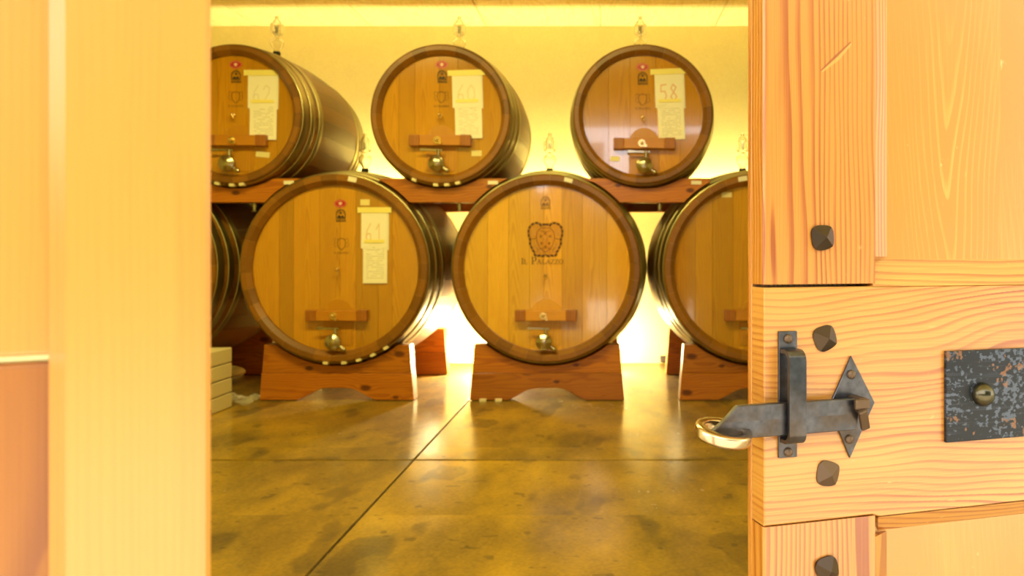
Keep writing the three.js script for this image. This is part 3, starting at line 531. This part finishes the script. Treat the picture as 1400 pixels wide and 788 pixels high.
DW.panel = woodTex({ seed: 202, w: 512, h: 2048, sx: 0.4, sy: 1.6, cx: 0.315, d0: 0.008, freq: 88, taper: -0.10, wob: 0.010, light: [238, 176, 84], dark: [255, 230, 156], fibre: 0.12, blotch: 0.26, contrast: 0.95, uneven: 0.85, thin: 0.5, scuff: 0.9,
  mask: (x, y, n) => clamp(1.15 - Math.abs(x - 0.325) / 0.11, 0.3, 1) * (0.5 + 0.9 * smooth(0.3, 0.65, fbm(n, x * 3 + 70, y * 1.7, 2))) });
DW.rail = woodTex({ seed: 203, w: 512, h: 2048, sx: 0.4, sy: 1.6, cx: -0.14, d0: 0.05, freq: 100, taper: 0.016, wob: 0.022, light: [247, 194, 118], dark: [174, 84, 30], fibre: 0.12, blotch: 0.20, contrast: 1.0, uneven: 0.8, thin: 0.45, scuff: 0.7,
  mask: (x, y, n) => 0.5 + 0.5 * smooth(0.36, 0.6, fbm(n, x * 8 + 20, y * 1.6 + 4, 2)) });
DW.plain = woodTex({ seed: 204, w: 256, h: 1024, sx: 0.3, sy: 1.4, cx: -0.4, d0: 0.1, freq: 210, taper: 0.002, wob: 0.003, light: [246, 192, 108], dark: [232, 164, 82], fibre: 0.08, blotch: 0.22, contrast: 0.3, uneven: 0.7 });
const doorMat = (m, tint = [1, 1, 1]) => mat({ map: m, color: new THREE.Color().setRGB(...tint), roughness: 0.34, clearcoat: 1, clearcoatRoughness: 0.25, bumpMap: m, bumpScale: 0.0004 });
const larch = [0.61, 0.48, 0.22];                               // one varnished larch for both leaves
const M = { stile: doorMat(DW.stile, larch), panel: doorMat(DW.panel, larch), rail: doorMat(DW.rail, larch), plain: doorMat(DW.plain, larch) };
const iron = mat({ color: new THREE.Color().setRGB(0.20, 0.185, 0.17), metalness: 0.9, roughness: 0.34 });
{ const n = makeNoise(301); // forged steel with brown patina
  iron.map = dataTex(256, 256, (x, y) => { const r = 0.45 * smooth(0.4, 0.8, fbm(n, x * 24, y * 24, 4)), v = 116 + 36 * (fbm(n, x * 140 + 9, y * 140, 3) - 0.5); return [mix(v, 104, r), mix(v, 78, r), mix(v * 1.04, 52, r)]; }, 0.2, 0.2);
  iron.color.setRGB(0.55, 0.54, 0.55);
}
const rusty = mat({ color: new THREE.Color().setRGB(0.13, 0.08, 0.045), metalness: 0.7, roughness: 0.45 });
const boltIron = mat({ color: new THREE.Color().setRGB(0.06, 0.038, 0.022), metalness: 0.8, roughness: 0.27 });
const bronze = mat({ color: new THREE.Color().setRGB(0.62, 0.46, 0.28), metalness: 1, roughness: 0.2 });
{
  const d = sgroup('door_1', 'right larch door leaf with iron latch and black lock plate', 'door');
  d.position.set(0.206, 0, -1.0); d.rotation.y = 16.4 * Math.PI / 180;      // local x: along the leaf to its hinges, z: out of its face
  const H0 = 0.03, H1 = 3.02, LEN = 1.10, TH = 0.035, REC = -0.020, R0 = 0.859, R1 = 1.165, SW = 0.166;
  const along = (pts, len, mapPt) => { // closed cross-section (a, n) swept over len; mapPt(a, n, t) -> xyz
    const g = extrude(poly(pts), len), p = g.attributes.position; for (let i = 0; i < p.count; i++) p.setXYZ(i, ...mapPt(p.getX(i), p.getY(i), p.getZ(i))); g.computeVertexNormals(); return g;
  };
  const stileSec = [[0, -TH], [SW, -TH], [SW, -0.0015], [0.0025, -0.0015], [0, -0.004]];
  const vert = (y0, y1, flip) => (a, n, t) => flip ? [LEN - a, y0 + t, n] : [a, y1 - t, n];
  mesh('stile', grainUV(along(stileSec, H1 - R1 - 0.004, vert(R1 + 0.004, H1)), 'y'), M.stile, d);
  mesh('stile', grainUV(along(stileSec, R0 - 0.002 - H0, vert(H0, R0 - 0.002)), 'y', [0.07, 0.1]), M.stile, d);
  mesh('stile', grainUV(along(stileSec, H1 - H0, vert(H0, H1, true)), 'y', [0.1, 0.7]), M.stile, d);
  const beadSec = [[SW + 0.0004, -TH], [SW + 0.032, -TH], [SW + 0.032, REC], [SW + 0.0004, -0.003]];
  mesh('bevel_strip', grainUV(along(beadSec, H1 - R1 - 0.04, vert(R1 + 0.036, H1)), 'y', [0.11, 0.75]), M.stile, d);
  mesh('bevel_strip', grainUV(along(beadSec, R0 - 0.032 - H0, vert(H0, R0 - 0.032)), 'y', [0.03, 0.9]), M.stile, d);
  // middle rail: runs through to the free edge; chamfered towards the panels beyond the stile
  mesh('rail', grainUV(moved(extrude(poly([[0, R0], [SW - 0.004, R0], [SW + 0.006, R0 - 0.004], [LEN - SW, R0 - 0.004], [LEN - SW, R1], [0, R1]]), TH, 0.0015), 0, 0, -TH), 'x'), M.rail, d);
  const cham = (pts, x0, x1, uvOff) => grainUV(along(pts, x1 - x0, (a, n, t) => [x1 - t, a, n]), 'x', uvOff);
  { // chamfer of the rail: its start is cut back to fit the stile
    const mk = (v0, v1, xa, xb) => { const g = new THREE.BufferGeometry(), P = [[xa, v0, 0], [LEN - SW, v0, 0], [LEN - SW, v1, REC], [xb, v1, REC], [xa, v0, -TH], [LEN - SW, v0, -TH], [LEN - SW, v1, -TH], [xb, v1, -TH]];
      const F = v1 > v0 ? [[0, 1, 2, 3], [3, 2, 6, 7], [0, 3, 7, 4], [1, 5, 6, 2]] : [[3, 2, 1, 0], [7, 6, 2, 3], [4, 7, 3, 0], [2, 6, 5, 1]], pos = [];
      for (const f of F) for (const k of [0, 1, 2, 0, 2, 3]) pos.push(...P[f[k]]);
      g.setAttribute('position', new THREE.Float32BufferAttribute(pos, 3)); g.computeVertexNormals(); return g; };
    mesh('rail_chamfer', grainUV(mk(R1, R1 + 0.036, SW - 0.004, SW + 0.001), 'x', [0.13, 0.2]), M.rail, d);
    mesh('rail_chamfer', grainUV(mk(R0 - 0.004, R0 - 0.030, SW + 0.004, SW + 0.018), 'x', [0.3, 0.5]), M.rail, d);
  }
  mesh('panel', grainUV(moved(rbox(LEN - 2 * SW, H1 - R1 - 0.15, 0.02, 0.002, 'y'), LEN / 2, (R1 + 0.02 + H1 - 0.13) / 2, REC - 0.010), 'y', [0.01, -0.52]), M.panel, d);
  mesh('panel', grainUV(moved(rbox(LEN - 2 * SW, R0 - H0 - 0.15, 0.02, 0.002, 'y'), LEN / 2, (R0 - 0.02 + H0 + 0.13) / 2, REC - 0.010), 'y', [0.2, 0.6]), M.panel, d);
  for (const [a, b] of [[H1 - 0.20, H1], [H0, H0 + 0.22]]) mesh('rail', moved(rbox(LEN - 2 * SW - 0.04, b - a, TH, 0.003, 'x'), LEN / 2, (a + b) / 2, -TH / 2), M.rail, d);
  mesh('back_board', moved(rbox(LEN, H1 - H0, 0.012, 0.002, 'y'), LEN / 2, (H0 + H1) / 2, -TH - 0.006), M.stile, d);
  // forged bolts with pyramid heads
  const boltGeo = (() => {
    const N = 40, Rg = [1, 1, 0.94, 0.8, 0.55, 0.28, 0], a = 0.0165, pos = [], rad = (q) => a / Math.pow(Math.pow(Math.abs(Math.cos(q)), 2.8) + Math.pow(Math.abs(Math.sin(q)), 2.8), 1 / 2.8);
    const V = (i, k) => { const q = k / N * 2 * Math.PI, r = rad(q) * Rg[i] * (1 + 0.03 * Math.sin(3 * q + 1)), x = r * Math.cos(q), y = r * Math.sin(q); return [x, y, i === 0 ? 0 : 0.002 + 0.011 * (1 - Math.max(Math.abs(x), Math.abs(y)) / (1.04 * a))]; };
    for (let i = 0; i < Rg.length - 1; i++) for (let k = 0; k < N; k++) { const A = V(i, k), B = V(i, k + 1), C = V(i + 1, k + 1), D = V(i + 1, k); pos.push(...A, ...B, ...C, ...A, ...C, ...D); }
    const g = new THREE.BufferGeometry(); g.setAttribute('position', new THREE.Float32BufferAttribute(pos, 3)); g.setAttribute('uv', new THREE.Float32BufferAttribute(pos.filter((_, i) => i % 3 < 2), 2)); return toCreasedNormals(g, 0.25);
  })();
  [[0.0843, 1.230, 0.1], [0.0877, 1.098, 0.35], [0.092, 0.920, -0.2], [0.091, 0.7945, 0.3]].forEach(([x, y, r], i) => { const b = mesh('bolt', boltGeo, i === 2 ? rusty : boltIron, d); b.position.set(x, y, -0.001); b.rotation.z = r; b.userData.label = 'forged iron bolt with a pyramid head'; });
  // latch: keeper, sliding bar with a ring pull, diamond pivot plate
  const screw = join([lathe([[0.0062, 0], [0.0058, 0.0022], [0.003, 0.0042], [0, 0.0046]], 16).rotateX(Math.PI / 2)]);
  const scr = (x, y, z, par) => mesh('screw', screw.clone(), rusty, par).position.set(x, y, z);
  const kp = mesh('keeper_plate', grainUV(moved(new RoundedBoxGeometry(0.0265, 0.163, 0.004, 1, 0.001), 0.0322, 1.0273, 0.002), 'y'), iron, d);
  const kz = 0.028, tk = 0.005, rr = 0.014, y0 = 0.9665, y1 = 1.0865, strapShape = [];
  const arc = (cy, cz, r, a0, a1) => { for (let k = 0; k <= 8; k++) { const q = a0 + (a1 - a0) * k / 8; strapShape.push([cy + r * Math.cos(q), cz + r * Math.sin(q)]); } };
  strapShape.push([y1, 0.003]); arc(y1 - rr, kz - rr, rr, 0, Math.PI / 2); arc(y0 + rr, kz - rr, rr, Math.PI / 2, Math.PI); strapShape.push([y0, 0.003], [y0 + tk, 0.003]);
  arc(y0 + rr, kz - rr, rr - tk, Math.PI, Math.PI / 2); arc(y1 - rr, kz - rr, rr - tk, Math.PI / 2, 0); strapShape.push([y1 - tk, 0.003]);
  mesh('keeper_strap', toCreasedNormals(grainUV(along(strapShape, 0.024, (a, n, t) => [0.0445 - t, a, n]), 'y', [0.03, 0.06]), 0.5), iron, kp);
  scr(0.0322, 1.099, 0.004, kp); scr(0.0322, 0.953, 0.004, kp);
  const bar = mesh('latch_bar', grainUV(moved(extrude(poly([[-0.083, 0.978], [0.124, 0.979], [0.127, 1.0], [0.124, 1.020], [-0.046, 1.0195], [-0.064, 1.002], [-0.080, 0.990]]), 0.009, 0.001), 0, 0, 0.010), 'x'), iron, d);
  const ring = lathe([[0.0255, -0.0075], [0.0345, -0.0075], [0.0358, -0.004], [0.0358, 0.004], [0.0345, 0.0075], [0.0255, 0.0075], [0.0245, 0.004], [0.0245, -0.004], [0.0255, -0.0075]], 40);
  const rm = mesh('ring_pull', ring, bronze, bar); rm.position.set(-0.066, 0.987, 0.018); rm.rotation.set(0.18, 0, -0.12); rm.userData.label = 'polished bronze ring pull';
  const dp = mesh('diamond_plate', grainUV(moved(extrude(poly([[0.126, 1.0735], [0.0925, 1.008], [0.124, 0.9385], [0.162, 1.010]]), 0.004, 0.0008), 0, 0, 0), 'y', [0.05, 0]), iron, d);
  scr(0.1255, 1.049, 0.004, dp); scr(0.1225, 0.9637, 0.004, dp);
  mesh('pivot_staple', moved(join([moved(rbox(0.014, 0.02, 0.028, 0.003), 0, 0.012, 0.014), moved(rbox(0.022, 0.013, 0.006, 0.002), -0.002, 0.014, 0.027)]), 0.128, 1.0, 0), rusty, dp);
  const wp = mesh('wedge_pin', rbox(0.012, 0.034, 0.007, 0.002), rusty, dp); wp.position.set(0.131, 0.993, 0.024); wp.rotation.set(0.5, 0, 0.45);
  // lock plate
  const n = makeNoise(311), plateTex = dataTex(512, 256, (x, y) => {
    const worn = smooth(0.55, 0.66, 0.6 * fbm(n, x * 190, y * 260, 3) + 0.4 * fbm(n, x * 28 + 3, y * 34 + 2, 2)), rust = smooth(0.66, 0.74, 0.6 * fbm(n, x * 130 + 30, y * 120 + 12, 3) + 0.4 * fbm(n, x * 30 + 13, y * 40 + 21, 2)), sc = smooth(0.62, 0.8, fbm(n, x * 14 + 7, y * 420, 2)) * 0.5;
    let c = [20 + 34 * sc, 23 + 36 * sc, 28 + 42 * sc]; c = c.map((v, i) => mix(v, [112, 122, 140][i], worn * 0.6)); return c.map((v, i) => mix(v, [140, 92, 58][i], rust * 0.8));
  }, 0.26, 0.126);
  const pm = mat({ map: plateTex, roughness: 0.36, metalness: 0.35 }), pl = mesh('lock_plate', moved(rbox(0.25, 0.126, 0.0055, 0.0012, 'x'), 0, 0, 0), pm, d);
  { const g = pl.geometry, p = g.attributes.position, u = g.attributes.uv; for (let i = 0; i < p.count; i++) u.setXY(i, p.getX(i) + 0.125, p.getY(i) + 0.063); }
  pl.position.set(0.2749 + 0.125, 1.0117, 0.0028); pl.userData.label = 'black worn iron lock plate';
  const st = mesh('dome_stud', lathe([[0.0165, 0], [0.0162, 0.004], [0.0145, 0.009], [0.010, 0.0135], [0.005, 0.0155], [0, 0.016]], 28).rotateX(Math.PI / 2), mat({ color: new THREE.Color().setRGB(0.10, 0.085, 0.05), metalness: 0.9, roughness: 0.22 }), pl);
  st.position.set(0.3337 - 0.3999, 1.013 - 1.0117, 0.0028);
}

// ---------------------------------------------------------------- left door leaf, close to the lens
{
  const d = sgroup('door_2', 'left larch door leaf with wide plain stile', 'door');
  d.position.set(-0.2515, 0, -0.5); d.rotation.y = 30 * Math.PI / 180;       // local -x: along the leaf from its free edge
  const H0 = 0.03, H1 = 3.02, LEN = 0.75, TH = 0.035, SW = 0.077, REC = -0.010;
  const g = extrude(poly([[0, -TH], [0, -0.003], [-0.003, 0], [-SW, 0], [-SW - 0.009, REC], [-SW - 0.009, -TH]].reverse()), H1 - H0), p = g.attributes.position;
  for (let i = 0; i < p.count; i++) p.setXYZ(i, p.getX(i), H1 - p.getZ(i), p.getY(i));
  g.computeVertexNormals();
  mesh('stile', grainUV(g, 'y', [0.02, 0.1]), M.plain, d);
  mesh('stile', moved(rbox(0.08, H1 - H0, TH, 0.003, 'y', [0.1, 0.4]), -LEN + 0.04, (H0 + H1) / 2, -TH / 2), M.plain, d);
  mesh('panel', moved(rbox(LEN - 0.12, H1 - 1.1465, 0.018, 0.003, 'y', [0.12, 0.2]), -LEN / 2 - 0.01, (H1 + 1.1465) / 2, REC - 0.010), M.plain, d);
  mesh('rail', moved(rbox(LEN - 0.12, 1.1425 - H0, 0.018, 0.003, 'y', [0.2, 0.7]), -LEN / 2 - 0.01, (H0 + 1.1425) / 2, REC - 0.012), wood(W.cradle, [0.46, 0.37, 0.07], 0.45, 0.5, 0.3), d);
}

renderer.render(scene, camera);
